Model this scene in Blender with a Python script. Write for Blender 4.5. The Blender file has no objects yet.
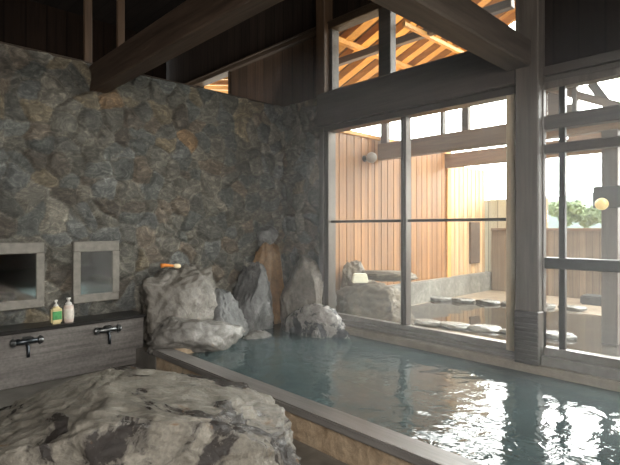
import bpy, bmesh, math, random
import numpy as np
from mathutils import Vector, Matrix, noise

random.seed(7)
SC = bpy.context.scene
COL = SC.collection

# ------------------------------------------------------------------ materials
def srgb(r, g, b):
    f = lambda c: (c / 12.92 if c <= .04045 else ((c + .055) / 1.055) ** 2.4)
    return (f(r / 255), f(g / 255), f(b / 255), 1)

class NT:
    def __init__(self, name):
        self.m = bpy.data.materials.new(name)
        self.m.use_nodes = True
        self.t = self.m.node_tree
        self.t.nodes.clear()
        self.out = self.t.nodes.new('ShaderNodeOutputMaterial')
    def n(self, typ, **kw):
        nd = self.t.nodes.new(typ)
        for k, v in kw.items():
            setattr(nd, k, v)
        return nd
    def l(self, a, b):
        self.t.links.new(a, b)
    def coord(self, scale=(1, 1, 1), rot=(0, 0, 0)):
        tc = self.n('ShaderNodeTexCoord')
        mp = self.n('ShaderNodeMapping')
        mp.inputs['Scale'].default_value = scale
        mp.inputs['Rotation'].default_value = rot
        self.l(tc.outputs['Object'], mp.inputs['Vector'])
        return mp.outputs['Vector']
    def noise(self, vec, scale, detail=5, rough=.6, dist=0):
        nd = self.n('ShaderNodeTexNoise')
        nd.inputs['Scale'].default_value = scale
        nd.inputs['Detail'].default_value = detail
        nd.inputs['Roughness'].default_value = rough
        nd.inputs['Distortion'].default_value = dist
        self.l(vec, nd.inputs['Vector'])
        return nd.outputs['Fac']
    def ramp(self, fac, stops):
        nd = self.n('ShaderNodeValToRGB')
        el = nd.color_ramp.elements
        while len(el) < len(stops):
            el.new(.5)
        for e, (p, c) in zip(el, stops):
            e.position = p
            e.color = c if len(c) == 4 else (*c, 1)
        self.l(fac, nd.inputs['Fac'])
        return nd.outputs['Color']
    def mix(self, fac, a, b, mode='MIX'):
        nd = self.n('ShaderNodeMix', data_type='RGBA', blend_type=mode)
        for k, v in (('Factor', fac), ('A', a), ('B', b)):
            s = [i for i in nd.inputs if i.name == k and (i.type == ('VALUE' if k == 'Factor' else 'RGBA'))][0]
            if hasattr(v, 'links') or isinstance(v, bpy.types.NodeSocket):
                self.l(v, s)
            else:
                s.default_value = v
        return [o for o in nd.outputs if o.type == 'RGBA'][0]
    def bump(self, h, strength=.3, dist=.02):
        nd = self.n('ShaderNodeBump')
        nd.inputs['Strength'].default_value = strength
        nd.inputs['Distance'].default_value = dist
        self.l(h, nd.inputs['Height'])
        return nd.outputs['Normal']
    def principled(self, color, rough=.6, normal=None, metal=0, spec=.5, emit=None, estr=0):
        p = self.n('ShaderNodeBsdfPrincipled')
        for key, v in (('Base Color', color), ('Roughness', rough), ('Metallic', metal), ('Specular IOR Level', spec)):
            if isinstance(v, bpy.types.NodeSocket):
                self.l(v, p.inputs[key])
            else:
                p.inputs[key].default_value = v
        if normal is not None:
            self.l(normal, p.inputs['Normal'])
        if emit:
            p.inputs['Emission Color'].default_value = emit
            p.inputs['Emission Strength'].default_value = estr
        self.l(p.outputs[0], self.out.inputs['Surface'])
        return p

def wood(name, dark, light, axis='Z', plank=0.0, pax='Y', rough=.6, fine=1.0, groove=.25, spec=.5):
    t = NT(name)
    st = {'X': (.6, 9, 9), 'Y': (9, .6, 9), 'Z': (9, 9, .6)}[axis]
    v = t.coord(tuple(s * fine for s in st))
    f = t.noise(v, 2.2, 7, .62, .6)
    col = t.ramp(f, [(.28, dark), (.72, light)])
    f2 = t.noise(t.coord((1.1, 1.1, 1.1)), 1.3, 3)
    col = t.mix(.5, col, t.ramp(f2, [(.25, (.55, .55, .55)), (.75, (1, 1, 1))]), 'MULTIPLY')
    h = f
    if plank:
        tc = t.n('ShaderNodeTexCoord')
        sp = t.n('ShaderNodeSeparateXYZ')
        t.l(tc.outputs['Object'], sp.inputs[0])
        d = t.n('ShaderNodeMath', operation='DIVIDE')
        t.l(sp.outputs[pax], d.inputs[0]); d.inputs[1].default_value = plank
        fr = t.n('ShaderNodeMath', operation='FRACT'); t.l(d.outputs[0], fr.inputs[0])
        fl = t.n('ShaderNodeMath', operation='FLOOR'); t.l(d.outputs[0], fl.inputs[0])
        wn = t.n('ShaderNodeTexWhiteNoise', noise_dimensions='1D'); t.l(fl.outputs[0], wn.inputs['W'])
        col = t.mix(.8, col, t.ramp(wn.outputs['Value'], [(0, (.62, .62, .62)), (1, (1.15, 1.15, 1.15))]), 'MULTIPLY')
        gr = t.ramp(fr.outputs[0], [(0, (groove,) * 3), (.07, (1, 1, 1)), (.93, (1, 1, 1)), (1, (groove,) * 3)])
        col = t.mix(1.0, col, gr, 'MULTIPLY')
        h = t.mix(.5, f, gr)
    t.principled(col, rough, t.bump(h, .35, .008), 0, spec)
    return t.m

def plain(name, c, rough=.5, metal=0, var=.15, scale=14, bump=.1, emit=None, estr=0):
    t = NT(name)
    f = t.noise(t.coord(), scale, 5)
    lo = tuple(x * (1 - var) for x in c[:3]); hi = tuple(min(1, x * (1 + var)) for x in c[:3])
    t.principled(t.ramp(f, [(.3, lo), (.7, hi)]), rough, t.bump(f, bump, .005), metal, emit=emit, estr=estr)
    return t.m

def rock_mat(name, dark, mid, light, patch, patch_lo=.5, patch_hi=.58, rough=.5, rust=None, scale=1.0, wetgloss=.25, pscale=None):
    t = NT(name)
    v = t.coord((scale,) * 3)
    f = t.noise(v, 3.2, 9, .68, .5)
    col = t.ramp(f, [(.25, dark), (.5, mid), (.72, light)])
    f3 = t.noise(v, 16, 6, .7, .3)
    col = t.mix(.75, col, t.ramp(f3, [(.3, (.45, .45, .45)), (.62, (1.1, 1.1, 1.1))]), 'MULTIPLY')
    f2 = t.noise(t.coord((pscale or scale,) * 3), 1.7, 8, .68, 1.2)
    msk = t.ramp(f2, [(patch_lo, (0, 0, 0)), (patch_hi, (1, 1, 1))])
    col = t.mix(msk, col, patch)
    if rust:
        f4 = t.noise(t.coord((scale * 1.1, scale * 1.3, scale)), 2.4, 5, .6, .7)
        col = t.mix(t.ramp(f4, [(.63, (0, 0, 0)), (.72, (1, 1, 1))]), col, rust)
    h = t.mix(.65, f, f3)
    rg = t.ramp(f2, [(patch_lo, (rough,) * 3), (patch_hi, (wetgloss,) * 3)])
    t.principled(col, rg, t.bump(h, .75, .035))
    return t.m

def stone_wall_mat():
    t = NT('rubble_stone')
    a = t.n('ShaderNodeAttribute', attribute_name='stone')
    v = t.coord()
    f = t.noise(t.coord((1, 1, 1.5), (.4, .3, .2)), 8, 9, .78, 1.4)
    f2 = t.noise(v, 30, 6, .8)
    col = t.mix(.85, a.outputs['Color'], t.ramp(f, [(.3, (.22, .22, .22)), (.5, (.8, .79, .76)), (.7, (2.3, 2.25, 2.1))]), 'MULTIPLY')
    col = t.mix(.6, col, t.ramp(f2, [(.3, (.55, .55, .55)), (.7, (1.25, 1.25, 1.25))]), 'MULTIPLY')
    t.principled(col, .55, t.bump(t.mix(.4, f, f2), .9, .05))
    return t.m

def glass_mat(name, haze=.05):
    t = NT(name)
    tr = t.n('ShaderNodeBsdfTransparent'); tr.inputs[0].default_value = (.96, .98, .97, 1)
    gl = t.n('ShaderNodeBsdfGlossy'); gl.inputs['Roughness'].default_value = 0.0
    tl = t.n('ShaderNodeBsdfTranslucent'); tl.inputs[0].default_value = (.9, .95, .95, 1)
    lw = t.n('ShaderNodeLayerWeight'); lw.inputs[0].default_value = .5
    pw = t.n('ShaderNodeMath', operation='POWER'); t.l(lw.outputs['Facing'], pw.inputs[0]); pw.inputs[1].default_value = 5
    fr = t.n('ShaderNodeMath', operation='MULTIPLY_ADD'); t.l(pw.outputs[0], fr.inputs[0]); fr.inputs[1].default_value = .6; fr.inputs[2].default_value = .02
    m1 = t.n('ShaderNodeMixShader'); m2 = t.n('ShaderNodeMixShader')
    v = t.coord((1, 1, .35))
    hz = t.ramp(t.noise(v, 2.0, 4), [(.3, (haze * .5,) * 3), (.75, (haze * 1.5,) * 3)])
    t.l(hz, m1.inputs[0]); t.l(tr.outputs[0], m1.inputs[1]); t.l(tl.outputs[0], m1.inputs[2])
    t.l(fr.outputs[0], m2.inputs[0]); t.l(m1.outputs[0], m2.inputs[1]); t.l(gl.outputs[0], m2.inputs[2])
    t.l(m2.outputs[0], t.out.inputs['Surface'])
    return t.m

def water_mat(name, body, clear, wave=.25, scale=7.0, opac=.75, dist=.03):
    t = NT(name)
    v = t.coord((1, 1, 1))
    f = t.noise(v, scale, 3, .5, .3)
    f2 = t.noise(v, scale * .42, 2, .5)
    nrm = t.bump(t.mix(.5, f, f2), wave, dist)
    di = t.n('ShaderNodeBsdfDiffuse')
    bc = t.ramp(t.noise(v, 2.5, 4), [(.3, tuple(x * .8 for x in body[:3])), (.7, tuple(x * 1.2 for x in body[:3]))])
    t.l(bc, di.inputs[0])
    tr = t.n('ShaderNodeBsdfTransparent'); tr.inputs[0].default_value = clear
    gl = t.n('ShaderNodeBsdfGlossy'); gl.inputs['Roughness'].default_value = .015
    t.l(nrm, gl.inputs['Normal'])
    fr = t.n('ShaderNodeFresnel'); fr.inputs[0].default_value = 1.42; t.l(nrm, fr.inputs['Normal'])
    m1 = t.n('ShaderNodeMixShader'); m1.inputs[0].default_value = opac
    t.l(tr.outputs[0], m1.inputs[1]); t.l(di.outputs[0], m1.inputs[2])
    m2 = t.n('ShaderNodeMixShader')
    t.l(fr.outputs[0], m2.inputs[0]); t.l(m1.outputs[0], m2.inputs[1]); t.l(gl.outputs[0], m2.inputs[2])
    t.l(m2.outputs[0], t.out.inputs['Surface'])
    return t.m

M = {}
M['stone'] = stone_wall_mat()
M['beam'] = wood('dark_beam_wood', (.048, .030, .020), (.13, .085, .058), 'Y')
M['beam_x'] = wood('dark_beam_wood_cross', (.045, .034, .026), (.12, .095, .075), 'X')
M['post'] = wood('weathered_post_wood', (.075, .06, .046), (.17, .14, .115), 'Z')
M['post_brown'] = wood('brown_post_wood', (.065, .036, .019), (.13, .075, .04), 'Z')
M['jamb'] = wood('pale_jamb_wood', (.5, .38, .23), (.75, .6, .4), 'Z')
M['header'] = wood('header_wood', (.055, .045, .036), (.115, .096, .08), 'Y')
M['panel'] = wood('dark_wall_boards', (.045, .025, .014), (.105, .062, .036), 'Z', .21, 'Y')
M['panel_darker'] = wood('darker_wall_boards', (.012, .008, .006), (.03, .02, .014), 'Z', .2, 'Y', spec=.15)  # wall boards in a very dark brown
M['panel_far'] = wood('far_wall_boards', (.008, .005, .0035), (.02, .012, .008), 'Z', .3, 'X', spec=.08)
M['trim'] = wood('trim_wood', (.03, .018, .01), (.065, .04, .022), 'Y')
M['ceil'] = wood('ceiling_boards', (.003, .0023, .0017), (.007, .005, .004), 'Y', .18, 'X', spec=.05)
M['cream_board'] = wood('cream_screen_boards', (.62, .56, .38), (.8, .74, .54), 'Z', .2, 'Y')
M['board_dark'] = wood('dark_lamp_board', (.018, .014, .011), (.035, .03, .025), 'Y')
M['metal'] = plain('window_metal', (.095, .08, .066), .4, .5, .12, 20, .05)
M['metal_dark'] = plain('dark_window_metal', (.045, .042, .038), .45, .4, .15, 20, .05)
M['sill'] = plain('grey_sill', (.22, .20, .175), .4, .2, .2, 12, .1)
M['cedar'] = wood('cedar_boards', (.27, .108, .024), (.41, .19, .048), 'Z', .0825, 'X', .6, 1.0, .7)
M['cedar_sun_tint'] = wood('sun_tinted_cedar_boards', (.52, .30, .13), (.72, .49, .27), 'Z', .0825, 'X', .6, 1.0, .75)  # same cedar, paler because sunlight is painted into the colour
M['cedar_y'] = wood('weathered_fence_boards', (.22, .15, .085), (.36, .27, .17), 'Z', .11, 'Y', .65, 1.0, .5)
M['out_beam'] = wood('outdoor_beam_wood', (.17, .105, .06), (.30, .195, .115), 'Y')
M['out_post'] = wood('outdoor_post_wood', (.075, .058, .043), (.14, .112, .085), 'Z')
M['rafter'] = wood('rafter_wood', (.60, .28, .05), (.85, .43, .09), 'Y')
M['roofboard'] = wood('roof_soffit_boards', (.12, .052, .014), (.22, .10, .028), 'Y', .2, 'X')
M['purlin'] = wood('purlin_wood', (.07, .04, .02), (.14, .085, .045), 'Y')
M['rim'] = wood('grey_rim_wood', (.13, .12, .11), (.27, .25, .235), 'Y', rough=.35)
M['rim_side'] = rock_mat('stained_rim_side', (.30, .20, .12), (.50, .38, .26), (.62, .53, .41), (.22, .17, .125, 1), .56, .75, .5)
M['rim_back'] = plain('tan_back_rim', (.30, .25, .19), .4, 0, .25, 9, .15)
M['plaster'] = plain('grey_plaster', (.16, .15, .14), .8, 0, .15, 4, .1)
M['counter'] = None
M['ledge'] = plain('black_ledge_stone', (.018, .017, .016), .28, 0, .3, 20, .1)
M['cement'] = plain('mirror_cement_frame', (.21, .195, .17), .75, 0, .2, 18, .35)
M['mirror'] = plain('mirror_glass', (.62, .60, .56), .06, 1.0, .05, 3, .02)
M['chrome'] = plain('dull_chrome', (.16, .165, .165), .38, 1.0, .1, 20, .05)
M['chrome_dark'] = plain('dark_chrome', (.06, .067, .075), .32, .9, .2, 20, .05)
M['floor'] = plain('wet_slate_floor', (.125, .115, .10), .28, 0, .4, 6, .25)
M['basin'] = plain('bath_tile', (.10, .16, .155), .4, 0, .2, 8, .05)
M['water'] = water_mat('bath_water', (.085, .118, .120), (.42, .58, .60, 1), .55, 7, .75)
M['pond'] = water_mat('pond_water', (.05, .04, .028), (.5, .45, .35, 1), .05, 5, .55)
M['glass'] = glass_mat('pane_glass', .008)
M['glass_wet'] = glass_mat('wet_pane_glass', .014)
M['glass_high'] = glass_mat('transom_glass', .006)
M['ground'] = plain('pale_paving', (.24, .185, .13), .5, 0, .3, 5, .3)
M['benchstone'] = rock_mat('dark_bench_stone', (.02, .02, .02), (.045, .043, .04), (.08, .077, .07), (.02, .02, .02, 1), .55, .65)
M['kerb'] = rock_mat('kerb_stone', (.10, .09, .075), (.21, .195, .165), (.36, .34, .3), (.08, .072, .06, 1), .55, .65)
M['slab'] = rock_mat('wet_edge_stone', (.08, .075, .065), (.20, .19, .17), (.38, .37, .35), (.03, .03, .03, 1), .56, .64, .2)
M['hill'] = plain('hazy_hill', (.11, .145, .135), .9, 0, .15, .2, 0)
M['leaf'] = plain('pale_foliage', (.19, .25, .12), .7, 0, .35, 4, .1)
M['bark'] = plain('bark', (.12, .09, .06), .8, 0, .3, 10, .3)
M['globe'] = plain('white_globe', (.34, .31, .27), .3, 0, .03, 5, 0)
M['globe_lit'] = plain('lit_globe', (.30, .21, .08), .3, 0, .03, 5, 0, (1, .72, .28, 1), .7)
M['cream'] = plain('cream_plastic', (.72, .68, .52), .4, 0, .05, 8, .02)
M['orange'] = plain('orange_plastic', (.75, .26, .05), .4, 0, .1, 8, .02)
M['tool_white'] = plain('pale_plastic', (.8, .66, .42), .4, 0, .05, 8, .02)
M['yellow_bottle'] = plain('pale_yellow_plastic', (.62, .52, .28), .35, 0, .06, 8, .02)
M['green_label'] = plain('green_label', (.07, .30, .10), .5, 0, .25, 30, 0)
M['pink_bottle'] = plain('pale_pink_plastic', (.60, .49, .43), .35, 0, .06, 8, .02)
M['white_label'] = plain('off_white_label', (.62, .57, .5), .5, 0, .15, 30, 0)
M['pump'] = plain('white_pump_plastic', (.66, .64, .6), .35, 0, .04, 8, .02)
M['rockA'] = rock_mat('warm_grey_rock', (.09, .08, .065), (.20, .183, .158), (.36, .34, .31), (.075, .065, .052, 1), .52, .62, .45, (.23, .15, .085, 1))
M['rockB'] = rock_mat('pale_grey_rock', (.10, .092, .08), (.20, .188, .17), (.34, .325, .30), (.12, .11, .10, 1), .56, .68, .4, (.30, .21, .13, 1))
M['rockD'] = rock_mat('blue_grey_rock', (.06, .06, .06), (.16, .16, .155), (.40, .39, .37), (.035, .036, .038, 1), .54, .62, .4)
M['rockF'] = rock_mat('beige_pillar_rock', (.10, .085, .068), (.23, .20, .165), (.38, .35, .30), (.032, .032, .032, 1), .56, .62, .45)
M['rockG'] = rock_mat('black_white_rock', (.16, .14, .12), (.34, .31, .28), (.55, .53, .51), (.025, .025, .026, 1), .47, .52, .4, None, 1.4)
M['ochre'] = rock_mat('ochre_stained_rock', (.12, .072, .032), (.21, .125, .055), (.32, .21, .11), (.07, .042, .02, 1), .55, .7, .3)
M['boulder'] = rock_mat('wet_boulder_rock', (.11, .098, .078), (.225, .205, .17), (.36, .335, .285), (.032, .027, .024, 1), .50, .56, .45, (.17, .10, .05, 1), 2.6, .22, 1.1)
M['rockOut'] = rock_mat('outdoor_rock', (.06, .043, .026), (.13, .10, .064), (.22, .185, .13), (.045, .04, .032, 1), .55, .7, .6)

def counter_mat():
    t = NT('dark_granite')
    f = t.noise(t.coord((.8, .8, 14)), 2.2, 6, .6, .2)
    f2 = t.noise(t.coord(), 40, 4)
    c = t.ramp(f, [(.3, (.085, .078, .072)), (.7, (.20, .185, .172))])
    c = t.mix(.5, c, t.ramp(f2, [(.35, (.6, .6, .6)), (.65, (1.2, 1.2, 1.2))]), 'MULTIPLY')
    t.principled(c, .33, t.bump(f2, .1, .004))
    return t.m
M['counter'] = counter_mat()

# ------------------------------------------------------------------ mesh helpers
class MB:
    def __init__(self):
        self.bm = bmesh.new()
    def box(self, x0, x1, y0, y1, z0, z1, bev=0.0, seg=1):
        b = bmesh.new()
        bmesh.ops.create_cube(b, size=1)
        for v in b.verts:
            v.co = Vector(((x0 + x1) / 2 + v.co.x * (x1 - x0), (y0 + y1) / 2 + v.co.y * (y1 - y0), (z0 + z1) / 2 + v.co.z * (z1 - z0)))
        if bev:
            bmesh.ops.bevel(b, geom=b.edges[:], offset=bev, segments=seg, affect='EDGES')
        self.add(b)
        return self
    def add(self, b, mat=None):
        if mat is not None:
            b.transform(mat)
        me = bpy.data.meshes.new('tmp')
        b.to_mesh(me); b.free()
        self.bm.from_mesh(me)
        bpy.data.meshes.remove(me)
    def bar(self, p, q, w, h, bev=.004, up=Vector((0, 0, 1))):
        p, q = Vector(p), Vector(q)
        d = (q - p); L = d.length; d.normalize()
        s = d.cross(up).normalized(); u = s.cross(d).normalized()
        b = bmesh.new(); bmesh.ops.create_cube(b, size=1)
        for v in b.verts:
            c = v.co.copy()
            v.co = (p + q) / 2 + d * c.x * L + s * c.y * w + u * c.z * h
        if bev:
            bmesh.ops.bevel(b, geom=b.edges[:], offset=bev, segments=1, affect='EDGES')
        self.add(b)
        return self
    def lathe(self, prof, loc=(0, 0, 0), seg=24, mat=None):
        b = bmesh.new()
        rings = []
        for r, z in prof:
            rings.append([b.verts.new((r * math.cos(2 * math.pi * k / seg), r * math.sin(2 * math.pi * k / seg), z)) for k in range(seg)])
        for a, c in zip(rings, rings[1:]):
            for k in range(seg):
                b.faces.new((a[k], a[(k + 1) % seg], c[(k + 1) % seg], c[k]))
        b.faces.new(rings[0][::-1]); b.faces.new(rings[-1])
        m = Matrix.Translation(loc)
        if mat is not None:
            m = m @ mat
        self.add(b, m)
        return self
    def tube(self, pts, r, seg=12):
        pts = [Vector(p) for p in pts]
        b = bmesh.new(); rings = []
        for i, p in enumerate(pts):
            d = (pts[min(i + 1, len(pts) - 1)] - pts[max(i - 1, 0)]).normalized()
            a = Vector((0, 0, 1)) if abs(d.z) < .9 else Vector((1, 0, 0))
            s = d.cross(a).normalized(); u = s.cross(d)
            rr = r[i] if isinstance(r, (list, tuple)) else r
            rings.append([b.verts.new(p + (s * math.cos(2 * math.pi * k / seg) + u * math.sin(2 * math.pi * k / seg)) * rr) for k in range(seg)])
        for a, c in zip(rings, rings[1:]):
            for k in range(seg):
                b.faces.new((a[k], a[(k + 1) % seg], c[(k + 1) % seg], c[k]))
        b.faces.new(rings[0][::-1]); b.faces.new(rings[-1])
        self.add(b)
        return self
    def prism(self, poly, z0, z1, bev=0):
        b = bmesh.new()
        lo = [b.verts.new((x, y, z0)) for x, y in poly]
        hi = [b.verts.new((x, y, z1)) for x, y in poly]
        n = len(poly)
        for k in range(n):
            b.faces.new((lo[k], lo[(k + 1) % n], hi[(k + 1) % n], hi[k]))
        b.faces.new(lo[::-1]); b.faces.new(hi)
        bmesh.ops.recalc_face_normals(b, faces=b.faces[:])
        if bev:
            bmesh.ops.bevel(b, geom=b.edges[:], offset=bev, segments=2, affect='EDGES')
        self.add(b)
        return self
    def build(self, name, m, parent=None, smooth=False):
        me = bpy.data.meshes.new(name)
        bmesh.ops.recalc_face_normals(self.bm, faces=self.bm.faces[:])
        self.bm.to_mesh(me); self.bm.free()
        if smooth:
            for p in me.polygons:
                p.use_smooth = True
        me.materials.append(m)
        return link(name, me, parent)

def link(name, me, parent=None):
    o = bpy.data.objects.new(name, me)
    COL.objects.link(o)
    if parent is not None:
        o.parent = parent
        o.matrix_parent_inverse = parent.matrix_basis.inverted()
    return o

def tag(o, label, cat, group=None, kind=None):
    o['label'] = label; o['category'] = cat
    if group: o['group'] = group
    if kind: o['kind'] = kind
    return o

def thing(name, label, cat, loc=(0, 0, 0), group=None):
    o = bpy.data.objects.new(name, None)
    COL.objects.link(o); o.location = loc; o.empty_display_size = .1
    return tag(o, label, cat, group)

def struct(o):
    o['kind'] = 'structure'
    return o

# ------------------------------------------------------------------ rubble walls
def rubble(us, zs, seed, cell=.215):
    """height and colour of rubble masonry over a grid of (u, z)"""
    rg = np.random.RandomState(seed)
    U, Z = np.meshgrid(us, zs)
    nz = np.zeros_like(U); nw = np.zeros_like(U); nf = np.zeros_like(U)
    for i in range(U.shape[0]):
        for j in range(U.shape[1]):
            p = Vector((U[i, j] * 3.3, Z[i, j] * 3.3, seed))
            nz[i, j] = noise.noise(p); nw[i, j] = noise.noise(p + Vector((31, 7, 3)))
            nf[i, j] = noise.fractal(p * 2.2, .9, 2.1, 5)
    Uw = U + nz * .10 + nf * .02; Zw = Z + nw * .10 - nf * .02
    s = []
    for u in np.arange(us[0] - cell, us[-1] + cell, cell):
        for z in np.arange(zs[0] - cell, zs[-1] + cell, cell * .8):
            s.append((u + rg.uniform(-.48, .48) * cell, z + rg.uniform(-.48, .48) * cell * .85))
    s = np.array(s); n = len(s)
    d1 = np.full(U.shape, 9.); d2 = np.full(U.shape, 9.); idx = np.zeros(U.shape, int)
    asp = rg.uniform(.75, 1.3, n)
    for k in range(n):
        d = np.sqrt(((Uw - s[k, 0]) / asp[k] ** .5) ** 2 + ((Zw - s[k, 1]) * asp[k] ** .5) ** 2)
        c = d < d1
        d2 = np.where(c, d1, np.minimum(d2, d)); idx = np.where(c, k, idx); d1 = np.where(c, d, d1)
    e = np.clip((d2 - d1) / .07, 0, 1)
    tilt = rg.uniform(-.16, .16, (n, 2)); lift = rg.uniform(0, .04, n)
    h = np.sqrt(e) * (.028 + lift[idx]) + e * ((Uw - s[idx, 0]) * tilt[idx, 0] + (Zw - s[idx, 1]) * tilt[idx, 1]) + nf * .012
    pal = np.array([(.15, .145, .125), (.125, .135, .13), (.17, .14, .11), (.115, .115, .105), (.19, .18, .155), (.25, .235, .2), (.14, .15, .15), (.105, .09, .075), (.21, .175, .12), (.25, .16, .085)])
    w = np.array([.18, .13, .13, .14, .13, .035, .1, .09, .05, .006]); w /= w.sum()
    pick = rg.choice(len(pal), n, p=w)
    shade = rg.uniform(.85, 1.25, n)
    colr = (pal[pick] * .8 + np.array([.158, .15, .13]) * .2) * shade[:, None] * .95
    c = colr[idx]
    rim = np.clip(1 - np.abs(e - .35) / .3, 0, 1) * .55 * np.clip(.5 + nf, 0, 1)
    c = c * (1 + rim[..., None] * 1.2)
    mort = np.array([.17, .16, .135])
    k = np.clip(1 - e / .22, 0, 1)[..., None]
    c = c * (1 - k) + mort * k
    return h, c

def rubble_part(verts, faces, cols, frame, us, zs, seed):
    h, c = rubble(us, zs, seed)
    base = len(verts); nu = len(us)
    for i, z in enumerate(zs):
        for j, u in enumerate(us):
            verts.append(frame(u, z, h[i, j])); cols.append((*c[i, j], 1))
    for i in range(len(zs) - 1):
        for j in range(nu - 1):
            a = base + i * nu + j
            faces.append((a, a + 1, a + nu + 1, a + nu))

verts, faces, cols = [], [], []
rubble_part(verts, faces, cols, lambda u, z, h: (u, -h, z), np.arange(-4.6, .03, .016), np.arange(0, 3.101, .016), 3)
rubble_part(verts, faces, cols, lambda u, z, h: (-h, -u, z), np.arange(-.02, .83, .016), np.arange(0, 3.101, .016), 11)
# top and back of the partition
b0 = len(verts)
for p in [(-6.2, .0, 3.09), (0, .0, 3.09), (0, .28, 3.09), (-6.2, .28, 3.09), (-6.2, .28, 0), (0, .28, 0), (-6.2, .0, 0), (-4.6, .0, 0), (-4.6, .0, 3.09)]:
    verts.append(p); cols.append((.12, .11, .1, 1))
faces += [(b0, b0 + 1, b0 + 2, b0 + 3), (b0 + 3, b0 + 2, b0 + 5, b0 + 4), (b0 + 6, b0 + 7, b0 + 8, b0)]
me = bpy.data.meshes.new('wall_left')
me.from_pydata(verts, [], faces); me.update()
ca = me.color_attributes.new('stone', 'FLOAT_COLOR', 'POINT')
ca.data.foreach_set('color', np.array(cols, dtype=np.float32).ravel())
for p in me.polygons: p.use_smooth = True
me.materials.append(M['stone'])
struct(link('wall_left', me))

# ------------------------------------------------------------------ room shell
m = MB(); m.box(-6.2, -2.27, -7.6, 0, -.12, 0); m.box(-2.3, 0.0, -7.6, 0, -.62, -.5); m.box(-2.27, -1.56, -.77, 0, -.5, .16)
struct(m.build('floor', M['floor']))
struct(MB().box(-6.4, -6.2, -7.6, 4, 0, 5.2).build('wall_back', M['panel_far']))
struct(MB().box(-6.4, 0.2, -7.8, -7.6, 0, 5.2).build('wall_near', M['plaster']))
struct(MB().box(-6.2, .0, -7.6, -7.3, 0, .48, .01).build('mirror_band_block', M['ledge']))  # unseen dark block added to show as a band in the mirrors
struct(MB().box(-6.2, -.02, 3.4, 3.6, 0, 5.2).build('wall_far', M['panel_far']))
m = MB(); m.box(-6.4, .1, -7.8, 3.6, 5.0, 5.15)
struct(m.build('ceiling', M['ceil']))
# boards of the window wall: over the stone return, over the transom, over the right window
m = MB()
m.box(0.0, .12, -.80, 1.26, 3.1, 3.91)
struct(m.build('wall_right', M['panel']))
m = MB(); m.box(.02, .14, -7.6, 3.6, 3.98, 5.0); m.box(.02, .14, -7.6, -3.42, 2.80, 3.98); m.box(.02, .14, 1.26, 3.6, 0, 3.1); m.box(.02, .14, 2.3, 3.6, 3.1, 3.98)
struct(m.build('wall_right.001', M['panel_darker']))
struct(MB().box(.0, .14, -.8, -.0, 0, 3.1).build('wall_right.002', M['cement']))
# trims along the window wall
struct(MB().box(-.06, .12, -7.6, 3.4, 3.90, 3.98, .008).box(-.08, .0, -7.6, 3.4, 3.965, 3.99, .005).build('trim_1', M['trim']))
struct(MB().box(.0, .14, -7.6, -5.45, 0, 2.8).build('wall_right.003', M['panel_far']))
struct(MB().box(-.05, .10, -7.6, -3.52, 2.72, 2.80, .006).box(-.03, .10, -7.6, -3.52, 2.63, 2.715, .006).build('trim_2', M['header']))
struct(MB().box(-6.2, .0, .04, .24, 3.09, 3.13, .006).build('trim_3', M['trim']))

# ------------------------------------------------------------------ timber frame inside
o = MB().box(-.13, .13, -.95, -.80, 3.06, 5.0, .008).build('wooden_post', M['post_brown']); tag(o, 'dark brown timber post rising beside the transom above the end of the stone wall', 'post')
p = thing('wooden_post', 'thick weathered grey timber post between the two large windows', 'post', (0, -3.44, .22))
MB().box(-.16, .0, -3.54, -3.342, .22, 5.0, .010).build('shaft', M['post'], p)
m = MB(); m.box(-.185, .0, -3.55, -3.345, .225, .68, .006)
for k in range(11): m.box(-.195, -.18, -3.548, -3.35, .25 + k * .038, .25 + k * .038 + .024, .004)
MB.build(m, 'ribbed_base_cover', M['metal'], p)
o = MB().box(-.14, .14, -3.34, -.82, 2.68, 3.09, .012).build('header_beam', M['header']); tag(o, 'wide grey-brown header beam across the top of the left window', 'beam')
o = MB().box(-2.62, -2.45, -7.5, .02, 2.81, 3.08, .012).build('tie_beam', M['beam']); tag(o, 'dark reddish tie beam whose end rests on top of the stone wall', 'beam')
o = MB().box(-6.1, -.15, -3.48, -3.26, 2.80, 3.03, .014).build('tie_beam', M['beam_x']); tag(o, 'broad grey-brown tie beam running from the thick post up over the bath', 'beam')
for x, lab in ((-2.60, 'slim brown upright standing on the stone wall just behind the reddish tie beam end'), (-2.255, 'slim brown upright on the stone wall, the one farther along toward the window')):
    o = MB().box(x - .045, x + .035, .06, .10, 3.13, 5.0, .006).build('upright', M['post_brown']); tag(o, lab, 'post', 'uprights on the stone wall')
o = MB().box(-.03, .08, -1.89, -1.72, 3.09, 3.9, .006).build('transom_post', M['header']); tag(o, 'short dark post standing in the middle of the transom opening', 'post')
struct(MB().box(-.04, .09, -1.0, -.95, 3.09, 3.9, .005).box(-.06, .09, -3.26, -.95, 3.09, 3.125, .004).build('trim_4', M['header']))

# ------------------------------------------------------------------ windows
def window(name): 
    o = bpy.data.objects.new(name, None); COL.objects.link(o); o['kind'] = 'structure'; o.empty_display_size = .1
    return o
w = window('window_1')
m = MB(); m.box(-.09, .09, -.895, -.82, .22, 2.68, .004); m.box(-.07, .07, -.965, -.90, .22, 2.68, .006); m.box(-.08, .08, -3.34, -.82, 2.61, 2.68, .006)
m.build('frame', M['metal'], w)
m = MB(); m.box(-.10, .05, -3.34, -.82, .22, .285, .006); m.box(-.055, .012, -3.34, -.82, .285, .345, .005); m.box(-.115, -.10, -3.34, -.82, .235, .255)
m.build('sill', M['sill'], w)
m = MB(); m.box(-.05, .05, -2.115, -2.04, .34, 2.62, .006); m.box(-.06, -.045, -2.09, -2.065, .34, 2.62)
m.build('mullion', M['metal'], w)
MB().box(-.02, .02, -3.2, -.95, 1.465, 1.495, .003).build('glazing_bar', M['metal_dark'], w)
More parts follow.
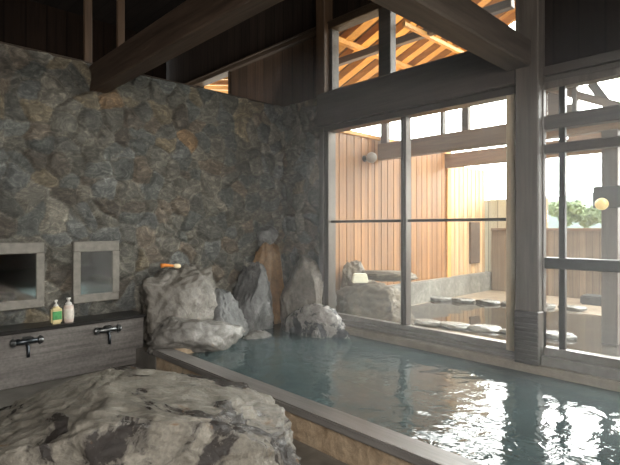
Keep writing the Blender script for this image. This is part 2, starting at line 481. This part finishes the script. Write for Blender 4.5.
MB().box(-.07, .09, -3.342, -3.22, .28, 2.68, .006).build('jamb', M['jamb'], w)
MB().box(-.004, .004, -2.05, -.96, .34, 2.62).build('pane', M['glass'], w)
MB().box(.012, .020, -3.2, -2.10, .34, 2.62).build('pane', M['glass'], w)
w = window('window_2')
m = MB(); m.box(-.07, .0, -3.55, -3.52, .22, 2.64, .005); m.box(-.06, .06, -5.4, -3.55, 2.60, 2.66, .005); m.box(-.07, .07, -5.5, -5.4, .22, 2.64, .005)
m.build('frame', M['post'], w)
m = MB(); m.box(-.12, .03, -5.4, -3.50, .22, .30, .006); m.box(-.06, .012, -5.4, -3.52, .30, .37, .005)
m.build('sill', M['sill'], w)
for y in (-3.712, -4.62):
    MB().box(-.04, .01, y, y + .05, .35, 2.62, .005).build('mullion', M['metal_dark'], w)
MB().box(-.055, .055, -5.4, -3.53, 2.25, 2.37, .006).build('rail', M['header'], w)
MB().box(-.05, .05, -5.4, -3.53, 2.045, 2.125, .006).build('rail', M['header'], w)
MB().box(-.05, .05, -5.4, -3.53, 1.05, 1.145, .006).build('rail', M['metal_dark'], w)
MB().box(-.004, .004, -5.4, -3.56, .36, 2.61).build('pane', M['glass_wet'], w)
MB().lathe([(.0, 0), (.012, 0), (.014, .006), (.008, .012), (0.001, .013)], (-.07, -3.522, 1.46), 12, Matrix.Rotation(-math.pi / 2, 4, 'Y')).build('white_button', M['pump'], w)  # small white round button on the window frame
w = window('window_3')
MB().box(-.004, .004, -3.30, -1.80, 3.11, 3.92).build('pane', M['glass_high'], w)
MB().box(-.004, .004, -1.80, -.97, 3.11, 3.92).build('pane', M['glass_high'], w)
w = window('window_4')
MB().box(-.03, .03, 1.26, 1.31, 3.1, 3.9, .004).build('frame', M['trim'], w)
MB().box(-.004, .004, 1.28, 2.32, 3.1, 3.92).build('pane', M['glass_high'], w)

# ------------------------------------------------------------------ bath
b = thing('bath', 'sunken bath with grey timber rim and stained tan outer side in front of the windows', 'bath', (-1.2, -3, 0))
m = MB(); m.box(-2.285, -2.11, -7.5, -.74, .165, .222, .010, 2)
m.build('rim_front', M['rim'], b)
m = MB(); m.box(-2.26, -2.13, -7.5, -.76, -.0, .166, .004); m.box(-2.26, -2.13, -7.5, -.76, -.5, .0)
m.build('rim_side', M['rim_side'], b)
m = MB(); m.box(-2.24, -1.5, -.86, -.75, .166, .212, .008, 2); m.box(-2.2, -1.55, -.85, -.77, -.5, .168)
m.build('rim_end', M['rim_side'], b)
m = MB(); m.box(-.165, .06, -7.5, -.5, .165, .222, .008, 2); m.box(-.15, .06, -7.5, -.3, -.5, .17)
m.build('rim_back', M['rim_back'], b)
MB().box(-2.14, -.14, -7.4, -.02, -.5, -.42).box(-2.14, -.01, -.06, -.02, -.5, .12).box(-.16, -.02, -.9, -.02, -.5, .12).build('basin_floor', M['basin'], b)
# water surface with gentle real ripples
def water_grid(name, x0, x1, y0, y1, z, step, amp, seed, m):
    xs = np.arange(x0, x1 + step, step); ys = np.arange(y0, y1 + step, step)
    vs = [(min(x, x1), min(y, y1), z + amp * noise.noise(Vector((x * 5, y * 5, seed)))) for y in ys for x in xs]
    nx = len(xs)
    fs = [(i * nx + j, i * nx + j + 1, (i + 1) * nx + j + 1, (i + 1) * nx + j) for i in range(len(ys) - 1) for j in range(nx - 1)]
    me = bpy.data.meshes.new(name); me.from_pydata(vs, [], fs); me.update()
    for p in me.polygons: p.use_smooth = True
    me.materials.append(m)
    return link(name, me)
o = water_grid('bath_water', -2.135, -.145, -7.4, -.02, .145, .05, .004, 2, M['water'])
tag(o, 'cloudy blue-green hot spring water rippling in the indoor bath', 'water', None, 'stuff')

# ------------------------------------------------------------------ rocks
def rock(name, loc, dim, seed, m, cuts=9, rz=0, sub=5, rough=.13, parent=None, cutr=(.62, .9), tilt=(0, 0), flat=None):
    rg = random.Random(seed)
    bm = bmesh.new(); bmesh.ops.create_icosphere(bm, subdivisions=sub, radius=1)
    planes = []
    for _ in range(cuts):
        d = Vector((rg.gauss(0, 1), rg.gauss(0, 1), rg.gauss(0, .8))).normalized()
        planes.append((d, rg.uniform(*cutr)))
    if flat: planes += [(Vector(d).normalized(), r) for d, r in flat]
    off = Vector((seed * 3.7, seed * 1.3, seed * .77))
    for v in bm.verts:
        d0 = v.co.normalized(); p = v.co.copy()
        for d, r in planes:
            t = p.dot(d)
            if t > r: p -= d * (t - r) * .93
        n1 = noise.fractal(d0 * 1.6 + off, 1.0, 2.0, 3) * .7
        n2 = noise.fractal(d0 * 9 + off, .75, 2.1, 5)
        rid = 1 - abs(noise.noise(d0 * 5.1 + off * 2)) * 2
        v.co = p * (1 + rough * n1 + rough * .55 * n2 + rough * .35 * rid)
    lo = [min(v.co[i] for v in bm.verts) for i in range(3)]; hi = [max(v.co[i] for v in bm.verts) for i in range(3)]
    for v in bm.verts:
        v.co = Vector([((v.co[i] - lo[i]) / (hi[i] - lo[i]) - .5) * dim[i] for i in range(3)])
    bm.transform(Matrix.Rotation(tilt[0], 4, 'X') @ Matrix.Rotation(tilt[1], 4, 'Y'))
    me = bpy.data.meshes.new(name); bm.to_mesh(me); bm.free()
    for p in me.polygons: p.use_smooth = True
    me.materials.append(m)
    o = link(name, me, parent); o.location = loc; o.rotation_euler = (0, 0, rz)
    return o

def trock(label, *a, **k):
    return tag(rock('rock', *a, **k), label, 'rock', 'rocks at the end of the bath')

trock('large warm-grey boulder leaning on the stone wall beside the washing counter', (-1.70, -.30, .40), (.98, .58, 1.20), 5, M['rockA'], cuts=10)
trock('pale grey flat-faced rock on the bath rim corner below the large boulder', (-1.78, -.74, .22), (1.05, .56, .56), 8, M['rockB'], cuts=8, rz=-.08, cutr=(.55, .8))
trock('medium blue-grey rock between the large boulder and the tall dark rock', (-1.28, -.42, .20), (.62, .55, 1.02), 12, M['rockD'], cuts=9)
trock('tall dark blue-grey rock standing left of the ochre-stained channel', (-.76, -.30, .26), (.60, .50, 1.44), 21, M['rockD'], cuts=7, rz=.2)
trock('ochre-stained wet rock channel in the corner', (-.36, -.16, .32), (.74, .34, 1.84), 33, M['ochre'], cuts=5, rough=.08, flat=[((-1, -.4, .35), .55), ((1, -.3, .3), .6)])
trock('tall beige and black rock against the stone wall end right of the ochre channel', (-.13, -.56, .34), (.42, .72, 1.40), 41, M['rockF'], cuts=8)
trock('low black and white rock at the bath edge below the window corner', (-.36, -1.02, .12), (.56, 1.06, .76), 52, M['rockG'], cuts=9, cutr=(.65, .9))
trock('small low tan rock at the waterline below the tall dark rock', (-1.0, -.72, .06), (.40, .30, .32), 55, M['rockB'], cuts=8)
trock('small dark rock jutting from the wall above the ochre channel', (-.36, -.12, 1.28), (.34, .24, .32), 61, M['rockD'], cuts=8)
# big wet boulder in front
o = rock('boulder', (-3.36, -2.82, .225), (1.74, 1.22, .80), 74, M['boulder'], cuts=10, rz=-.76, sub=6, rough=.085, tilt=(0, .10), cutr=(.66, .92), flat=[((.1, .1, 1), .60), ((-.62, -.1, .78), .60), ((.62, 0, .78), .74)])
tag(o, 'huge wet grey boulder with black patches lying on the floor in front', 'boulder')

# ------------------------------------------------------------------ washing counter
c = thing('washing_counter', 'long low grey stone washing counter with black ledge along the rubble wall', 'counter', (-3.5, -.2, 0))
MB().box(-6.1, -2.185, -.33, .0, 0, .472, .006).build('front_panel', M['counter'], c)
MB().box(-6.1, -2.17, -.35, .0, .472, .505, .006).build('ledge', M['ledge'], c)

def mirror(x0, x1, label):
    t = thing('wall_mirror', label, 'mirror', ((x0 + x1) / 2, -.08, .64), 'mirrors on the rubble wall')
    m = MB(); z0, z1, f = .645, 1.265, .085
    m.box(x0, x1, -.095, 0, z1 - f - .02, z1, .008); m.box(x0, x1, -.095, 0, z0, z0 + f, .008)
    m.box(x0, x0 + f * .8, -.093, 0, z0 + f, z1 - f - .02); m.box(x1 - f * .8, x1, -.093, 0, z0 + f, z1 - f - .02)
    m.build('frame', M['cement'], t)
    MB().box(x0 + .06, x1 - .06, -.078, -.04, z0 + .07, z1 - .09).build('mirror_glass', M['mirror'], t)
mirror(-2.80, -2.345, 'small cement-framed mirror right of the soap bottles')
mirror(-3.72, -3.06, 'cement-framed mirror left of the soap bottles, cut by the photo edge')

def faucet(x, label, metal):
    t = thing('faucet', label, 'faucet', (x, -.34, .40), 'mixer taps on the washing counter')
    RX = Matrix.Rotation(math.pi / 2, 4, 'Y'); RY = Matrix.Rotation(math.pi / 2, 4, 'X')
    m = MB(); m.lathe([(.016, -.085), (.024, -.08), (.026, 0), (.024, .08), (.016, .085)], (x, -.395, .405), 16, RX)
    for s in (-.055, .055): m.lathe([(.022, 0), (.022, .006), (.012, .01), (.012, .06)], (x + s, -.33, .405), 14, RY)
    m.build('body', metal, t, True)
    for s in (-1, 1):
        m = MB(); m.lathe([(.018, 0), (.030, .006), (.032, .03), (.026, .042), (.008, .046)], (x + s * .085, -.395, .405), 12, Matrix.Rotation(s * math.pi / 2, 4, 'Y'))
        for k in range(4):
            a = k * math.pi / 2
            m.box(x + s * .105 - .010, x + s * .105 + .010, -.395 + .030 * math.cos(a) - .010, -.395 + .030 * math.cos(a) + .010, .405 + .030 * math.sin(a) - .010, .405 + .030 * math.sin(a) + .010, .003)
        m.build('knob', M['chrome'], t, False)
    MB().tube([(x, -.395, .40), (x, -.42, .375), (x, -.435, .35), (x, -.44, .31), (x, -.44, .275)], [.016, .016, .015, .014, .014]).build('spout', M['chrome_dark'], t, True)
    MB().box(x - .035, x + .035, -.425, -.365, .428, .445, .006).build('lever_plate', M['chrome'], t)
faucet(-3.28, 'glinting dark mixer tap on the counter front under the left mirror', M['chrome_dark'])
faucet(-2.58, 'dull grey mixer tap on the counter front under the right mirror', M['chrome'])

def bottle(x, y, label, body, lab, r, h, square):
    t = thing('pump_bottle', label, 'bottle', (x, y, .505), 'pump bottles on the washing counter')
    z = .505
    if square:
        m = MB(); m.box(x - r, x + r, y - r * .7, y + r * .7, z, z + h, .014, 3)
        m.lathe([(.026, 0), (.024, .012), (.016, .018)], (x, y, z + h - .002), 16)
        m.build('body', body, t, False)
        MB().box(x - r * .8, x + r * .85, y - r * .7 - .003, y - r * .7 + .01, z + h * .26, z + h * .78, .002).build('label', lab, t)
    else:
        m = MB(); m.lathe([(r * .9, 0), (r, .008), (r, h - .012), (r * .9, h)], (x, y, z), 24)
        m.build('body', body, t, True)
        MB().lathe([(r + .002, h * .2), (r + .0025, h * .2 + .002), (r + .0025, h * .8), (r + .002, h * .8 + .002)], (x, y, z), 24).build('label', lab, t, True)
    m = MB(); zz = z + h
    k = 1.0 if square else 1.45
    m.lathe([(.019 * k, 0), (.020 * k, .018), (.012 * k, .03), (.0075 * k, .034), (.0075 * k, .055), (.014 * k, .057), (.014 * k, .07), (.004, .073)], (x, y, zz), 16)
    m.tube([(x, y, zz + .064), (x - .012, y - .02, zz + .064), (x - .02, y - .038, zz + .058)], [.007, .006, .005], 8)
    m.build('pump', M['pump'], t, False)
bottle(-3.005, -.255, 'pale yellow square pump bottle with a green label', M['yellow_bottle'], M['green_label'], .047, .150, True)
bottle(-2.895, -.255, 'pale pink round pump bottle with a white pump', M['pink_bottle'], M['white_label'], .044, .160, False)

# orange brush on the big boulder
t = thing('bath_brush', 'small orange and cream object lying on top of the warm-grey boulder', 'brush', (-1.94, -.42, 1.0))
MB().tube([(-2.03, -.40, 1.0), (-1.99, -.41, 1.005), (-1.94, -.42, 1.0), (-1.90, -.43, .995)], [.024, .020, .014, .014], 10).build('handle', M['orange'], t, True)
MB().tube([(-1.90, -.43, .995), (-1.88, -.435, .993), (-1.845, -.44, .99), (-1.825, -.445, .99)], [.014, .026, .026, .014], 10).build('head', M['tool_white'], t, True)

# ------------------------------------------------------------------ outdoors
struct(MB().box(0.1, 22, -14, 12, -.1, .10).build('ground', M['ground']))
o = water_grid('pond_water', 1.1, 3.5, -4.6, -.62, .125, .1, .003, 9, M['pond'])
tag(o, 'still outdoor bath water reflecting the cedar wall', 'water', None, 'stuff')
t = thing('cedar_wall', 'tall orange cedar board wall standing beyond the left window', 'wall', (2.8, -.36, .46))
m = MB()
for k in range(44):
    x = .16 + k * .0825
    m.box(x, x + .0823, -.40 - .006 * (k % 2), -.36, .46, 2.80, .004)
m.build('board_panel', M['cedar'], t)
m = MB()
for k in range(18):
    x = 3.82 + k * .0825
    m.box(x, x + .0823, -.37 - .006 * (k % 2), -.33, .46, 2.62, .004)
m.build('board_panel', M['cedar_sun_tint'], t)
MB().box(3.69, 3.82, -.44, -.31, .44, 2.80, .006).build('post', M['rafter'], t)
MB().box(.14, 3.85, -.43, -.33, 2.79, 2.85, .006).build('top_rail', M['rafter'], t)
MB().box(4.62, 5.00, -.42, -.36, .68, 1.52, .006).build('dark_opening_board', M['purlin'], t)  # flat dark board standing in for a dark opening in the wall
tag(MB().box(.14, 6.0, -.50, -.26, .08, .475, .02, 2).build('stone_kerb', M['kerb']), 'low grey stone kerb under the cedar board wall', 'kerb')
t = thing('board_fence', 'weathered brown board fence across the far side of the outdoor bath', 'fence', (5.33, -4, .1))
tag(MB().box(5.42, 5.46, -1.6, -.12, .1, 2.0, .004).build('screen_panel', M['cream_board']), 'pale cream screen panel rising behind the board fence at the end of the cedar wall', 'panel')
MB().box(5.30, 5.36, -14, -.52, .10, 1.34, .004).build('board_panel', M['cedar_y'], t)
MB().box(5.27, 5.40, -14, -.52, 1.34, 1.40, .006).build('top_rail', M['out_beam'], t)
# edging slabs of the outdoor bath
near = [(1.02, -1.28), (1.12, -1.62), (1.22, -1.98), (1.34, -2.34), (1.44, -2.7), (1.56, -3.10)]
for i, (x, y) in enumerate(near):
    tag(rock('edging_stone', (x, y, .135), (.26, .42, .09), 90 + i, M['slab'], cuts=7, sub=4, rz=.25, flat=[((0, 0, 1), .45)]), 'pale wet edging stone along the near side of the outdoor bath', 'stone', 'near edging stones of the outdoor bath')
far = [(3.12, -.62), (3.25, -1.0), (3.38, -1.38), (3.52, -1.76), (3.64, -2.15), (3.78, -2.56)]
for i, (x, y) in enumerate(far):
    tag(rock('edging_stone', (x, y, .135), (.26, .42, .10), 120 + i, M['slab'], cuts=7, sub=4, rz=.25, flat=[((0, 0, 1), .45)]), 'pale wet edging stone along the far side of the outdoor bath', 'stone', 'far edging stones of the outdoor bath')
tag(rock('rock', (.62, -1.08, .28), (.62, 1.30, .86), 141, M['rockOut'], cuts=8, rz=.12, cutr=(.6, .85)), 'broad brown boulder just outside the left window pane', 'rock')
tag(rock('rock', (.85, -.66, .42), (.60, .55, 1.05), 147, M['rockOut'], cuts=8), 'upright brown rock outside the window against the cedar wall', 'rock')
tag(rock('rock', (.95, -1.12, .735), (.34, .85, .16), 151, M['rockOut'], cuts=7, rz=.35, flat=[((0, 0, 1), .5)]), 'thin dark slab resting on top of the outdoor boulders', 'rock')
t = tag(MB().prism([(-.11, -.075), (.11, -.075), (.11, .075), (-.11, .075)], 0, .12, .012).build('tub', M['cream']), 'small cream tub turned upside down on the outdoor boulder', 'tub')
for v in t.data.vertices:
    k = 1 - .22 * v.co.z / .12; v.co.x *= k; v.co.y *= k
t.location = (.50, -1.0, .675); t.rotation_euler = (0, 0, math.radians(-44))
tag(MB().box(4.6, 4.95, -3.9, -2.42, .10, .25, .02, 2).build('stone_bench', M['benchstone']), 'low dark stone bench behind the outdoor bath at far right', 'bench')

# shelter frame
def shelter_beam(x, z0, z1, label, y1=-.38, y0=-9):
    tag(MB().box(x - .07, x + .07, y0, y1, z0, z1, .008).build('shelter_beam', M['out_beam']), label, 'beam')
shelter_beam(1.7, 2.48, 2.73, 'thick outdoor beam of the shelter, the nearer and higher of two seen through the window')
shelter_beam(3.73, 2.53, 2.79, 'outdoor beam starting at the cedar wall post, the farther and lower of two')
tag(MB().box(1.62, 1.78, -3.70, -3.54, .1, 2.48, .008).build('shelter_post', M['out_post']), 'grey outdoor shelter post seen through the right window', 'post')
for i, (y, wd, lab) in enumerate([(-.50, .12, 'short strut above the outdoor beam right over the cedar wall, left of the window mullion'), (-1.525, .045, 'thin short strut above the outdoor beam, between the mullion and the wider strut'), (-1.88, .10, 'wider short strut above the outdoor beam, right of the thin strut'), (-3.25, .05, 'short strut above the outdoor beam seen through the upper right window')]):
    tag(MB().box(1.66, 1.74, y - wd / 2, y + wd / 2, 2.73, 3.72, .004).build('strut', M['out_post']), lab, 'strut', 'struts of the outdoor shelter')
tag(MB().bar((1.7, -2.6, 3.27), (1.7, -5.0, 2.10), .07, .085, .006).build('brace', M['out_beam']), 'slanting outdoor brace seen through the upper right window', 'brace')
tag(MB().bar((1.7, -3.42, 3.05), (1.7, -3.62, 2.71), .06, .09, .006).build('brace', M['out_post']), 'short steep brace beside the slanting one in the upper right window', 'brace')
tag(MB().box(1.715, 1.745, -3.27, -2.7, 2.99, 3.4).box(1.715, 1.745, -3.08, -2.7, 2.73, 2.99).box(1.715, 1.745, -3.27, -3.21, 2.73, 2.99).box(1.715, 1.745, -3.21, -3.08, 2.73, 2.86).build('gable_board', M['out_beam']), 'pale brown gable boards behind the slanting outdoor brace', 'board')
tag(MB().box(3.62, 3.66, -3.12, -2.55, 2.62, 2.98, .003).build('fascia_board', M['out_beam']), 'pale brown fascia board on the farther outdoor beam seen through the right window', 'board')
# roof soffit over the outdoor strip: valley at y = 0, rising both ways
def roofz(y): return 3.74 + .38 * (-.2 - y) if y < 0.2 else 3.59 + .22 * (y - .2)
r = thing('shelter_roof', 'orange-lit outdoor eaves with sloping rafters seen through the transom', 'roof', (1.2, -1.5, 3.9))
XR = 2.5
m = MB()
for y0, y1 in ((-3.0, .2), (.2, 5.0)):
    m.bar((1.3, y0, roofz(y0) + .13), (1.3, y1, roofz(y1) + .13), XR - .15, .03, 0)
m.build('soffit', M['roofboard'], r)
for k in range(8):
    x = .20 + k * .32
    m = MB(); m.bar((x, -3.0, roofz(-3.0) + .06), (x, .2, roofz(.2) + .06), .125, .12, .008)
    m.build('rafter', M['rafter'], r)
for k in range(5):
    x = .25 + k * .5
    m = MB(); m.bar((x, .2, roofz(.2) + .06), (x, 5.0, roofz(5.0) + .06), .085, .11, .006)
    m.build('rafter', M['rafter'], r)
MB().bar((.1, -.75, roofz(-.75) - .02), (2.5, -.75, roofz(-.75) - .02), .06, .07, .006).bar((.1, -1.98, 3.70), (2.5, -1.98, 3.70), .03, .05, .006).build('cross_rail', M['rafter'], r)
MB().box(.55, .64, -3.0, -.45, 3.70, 3.79, .006).build('purlin', M['purlin'], r)
MB().bar((2.5, -3.0, roofz(-3.0)), (2.5, .2, roofz(.2)), .05, .22, .004).build('barge_board', M['rafter'], r)

# lamps outdoors
t = thing('globe_lamp', 'unlit pale globe lamp high on the cedar wall', 'lamp', (1.47, -.41, 2.5))
b = bmesh.new(); bmesh.ops.create_uvsphere(b, u_segments=24, v_segments=16, radius=.082); m = MB(); m.add(b, Matrix.Translation((1.30, -.55, 2.465))); m.build('globe', M['globe'], t, True)
MB().lathe([(.05, 0), (.05, .02), (.025, .03), (.025, .09)], (1.30, -.40, 2.465), 16, Matrix.Rotation(math.pi / 2, 4, 'X')).build('wall_bracket', M['metal_dark'], t, True)
t = thing('globe_lamp', 'glowing warm globe lamp on a dark board at the shelter post', 'lamp', (1.6, -3.6, 1.66))
b = bmesh.new(); bmesh.ops.create_uvsphere(b, u_segments=24, v_segments=16, radius=.066); m = MB(); m.add(b, Matrix.Translation((1.49, -3.58, 1.66))); m.build('globe', M['globe_lit'], t, True)
MB().box(1.575, 1.62, -4.6, -3.47, 1.62, 1.86, .004).build('mounting_board', M['board_dark'], t)

# trees and hill beyond the fence
def tree(name, loc, r, hgt, seed, label):
    t = thing(name, label, 'tree', (loc[0], loc[1], .1), 'trees beyond the fence')
    MB().tube([(loc[0], loc[1], .1), (loc[0] + .05, loc[1], hgt * .4), (loc[0], loc[1] + .05, hgt * .8)], [.10, .08, .04], 8).build('trunk', M['bark'], t, True)
    rg = random.Random(seed); vs, fs = [], []
    blobs = [(Vector((loc[0] + rg.uniform(-.5, .5) * r, loc[1] + rg.uniform(-.8, .8) * r, hgt + rg.uniform(-.5, .35) * r)), r * rg.uniform(.35, .6)) for _ in range(9)]
    for c, rr in blobs:
        for _ in range(260):
            d = Vector((rg.gauss(0, 1), rg.gauss(0, 1), rg.gauss(0, 1))).normalized()
            p = c + d * rr * rg.uniform(.6, 1.05)
            a = Vector((rg.gauss(0, 1), rg.gauss(0, 1), rg.gauss(0, 1))).normalized(); bb = a.cross(d).normalized(); s = rg.uniform(.05, .11)
            n = len(vs); vs += [p + a * s, p + bb * s * .6, p - a * s, p - bb * s * .6]; fs.append((n, n + 1, n + 2, n + 3))
    me = bpy.data.meshes.new('foliage'); me.from_pydata([tuple(v) for v in vs], [], fs); me.update(); me.materials.append(M['leaf'])
    link('foliage', me, t)
tree('tree', (10.2, -.35, 0), .42, 1.85, 1, 'pale green tree beyond the fence, the one beside the window mullion')
tree('tree', (10.4, -1.05, 0), .40, 1.75, 2, 'pale green tree beyond the fence, the one left of the glowing globe lamp')
tree('tree', (10.9, 1.0, 0), .42, 1.7, 3, 'pale green tree beyond the fence, partly behind the thick indoor post')
hv, hf = [], []
ny, nx = 60, 10
for j in range(ny):
    for i in range(nx):
        y = -60 + j * 1.6; x = 34 + i * 3
        hv.append((x, y, max(0, 9 * math.sin(math.pi * i / (nx - 1))) * (.5 + .5 * math.sin(y * .07 + 1.1)) * .55 + noise.noise(Vector((x * .1, y * .1, 0))) * 1.2))
for j in range(ny - 1):
    for i in range(nx - 1):
        a = j * nx + i; hf.append((a, a + 1, a + nx + 1, a + nx))
me = bpy.data.meshes.new('hill'); me.from_pydata(hv, [], hf); me.update(); me.materials.append(M['hill'])
for p in me.polygons: p.use_smooth = True
struct(link('hill', me))

# ------------------------------------------------------------------ steam over the bath
t = NT('steam')
vs = t.n('ShaderNodeVolumeScatter'); vs.inputs['Density'].default_value = .05; vs.inputs['Anisotropy'].default_value = .35; vs.inputs['Color'].default_value = (.97, .98, 1, 1)
t.l(vs.outputs[0], t.out.inputs['Volume'])
o = MB().box(-1.9, -.2, -6.6, -1.25, .17, 2.78).build('steam', t.m)
tag(o, 'thin pale steam hanging over the indoor bath before the windows', 'steam', None, 'stuff')

# ------------------------------------------------------------------ light
wd = bpy.data.worlds.new('overcast_sky'); SC.world = wd; wd.use_nodes = True
nt = wd.node_tree; nt.nodes.clear()
ou = nt.nodes.new('ShaderNodeOutputWorld'); bg = nt.nodes.new('ShaderNodeBackground')
tc = nt.nodes.new('ShaderNodeTexCoord'); sp = nt.nodes.new('ShaderNodeSeparateXYZ'); cr = nt.nodes.new('ShaderNodeValToRGB')
nt.links.new(tc.outputs['Generated'], sp.inputs[0]); nt.links.new(sp.outputs['Z'], cr.inputs['Fac'])
el = cr.color_ramp.elements
while len(el) < 4: el.new(.5)
for e, (p, c) in zip(el, [(.0, (.8, .8, .78, 1)), (.12, (1, .985, .95, 1)), (.5, (.9, .89, .87, 1)), (.9, (.5, .5, .5, 1))]):
    e.position = p; e.color = c
nt.links.new(cr.outputs[0], bg.inputs['Color']); bg.inputs['Strength'].default_value = 9.0
dt = nt.nodes.new('ShaderNodeVectorMath'); dt.operation = 'DOT_PRODUCT'
dt.inputs[1].default_value = Vector((.90, .02, .40)).normalized()
nt.links.new(tc.outputs['Generated'], dt.inputs[0])
mr = nt.nodes.new('ShaderNodeMapRange'); mr.interpolation_type = 'SMOOTHSTEP'
for k, v in (('From Min', .45), ('From Max', .97), ('To Min', 5.5), ('To Max', 22.0)): mr.inputs[k].default_value = v
nt.links.new(dt.outputs['Value'], mr.inputs['Value']); nt.links.new(mr.outputs[0], bg.inputs['Strength'])
nt.links.new(bg.outputs[0], ou.inputs['Surface'])

def area(name, loc, target, size, power, col):
    L = bpy.data.lights.new(name, 'AREA'); L.shape = 'RECTANGLE'; L.size, L.size_y = size; L.spread = math.radians(115); L.energy = power; L.color = col
    o = bpy.data.objects.new(name, L); COL.objects.link(o); o.location = loc
    o.rotation_euler = (Vector(target) - Vector(loc)).to_track_quat('-Z', 'Y').to_euler()
    return o
area('room_fill', (-4.4, -7.2, 2.3), (-1.7, 0, 1.2), (3.0, 1.8), 160, (1, .96, .90))  # unseen fill light added behind the camera to light the walls evenly
area('eave_fill', (1.3, -1.4, 2.95), (1.2, -1.35, 4), (1.8, 1.8), 20, (1, .66, .30))  # unseen upward fill added to brighten the rafters
area('eave_fill', (1.2, 2.4, 3.1), (1.2, 2.4, 5), (1.5, 1.8), 20, (1, .66, .30))  # second added fill, for the rafters past the stone wall
s = bpy.data.lights.new('sun', 'SUN'); s.energy = 6.0; s.angle = math.radians(25); s.color = (1, .95, .85)
so = bpy.data.objects.new('sun', s); COL.objects.link(so); so.rotation_euler = Vector((.06, .6, -1.0)).to_track_quat('-Z', 'Y').to_euler()

# ------------------------------------------------------------------ camera
cam = bpy.data.cameras.new('camera'); co = bpy.data.objects.new('camera', cam); COL.objects.link(co)
cam.sensor_width = 36; cam.lens = 480 / 620 * 36; cam.clip_start = .05; cam.clip_end = 300
co.location = (-4.4, -5.15, 1.4)
co.rotation_euler = (math.radians(90), 0, math.atan2(-.692, .722))
cam.shift_y = -(232.5 - 228) / 620
SC.camera = co
SC.view_settings.view_transform = 'Standard'
SC.view_settings.look = 'None'
SC.view_settings.exposure = 0
SC.cycles.use_denoising = True
SC.cycles.max_bounces = 10
SC.cycles.diffuse_bounces = 5
SC.cycles.transparent_max_bounces = 12
SC.cycles.caustics_reflective = False
SC.cycles.caustics_refractive = False
SC.cycles.sample_clamp_indirect = 6
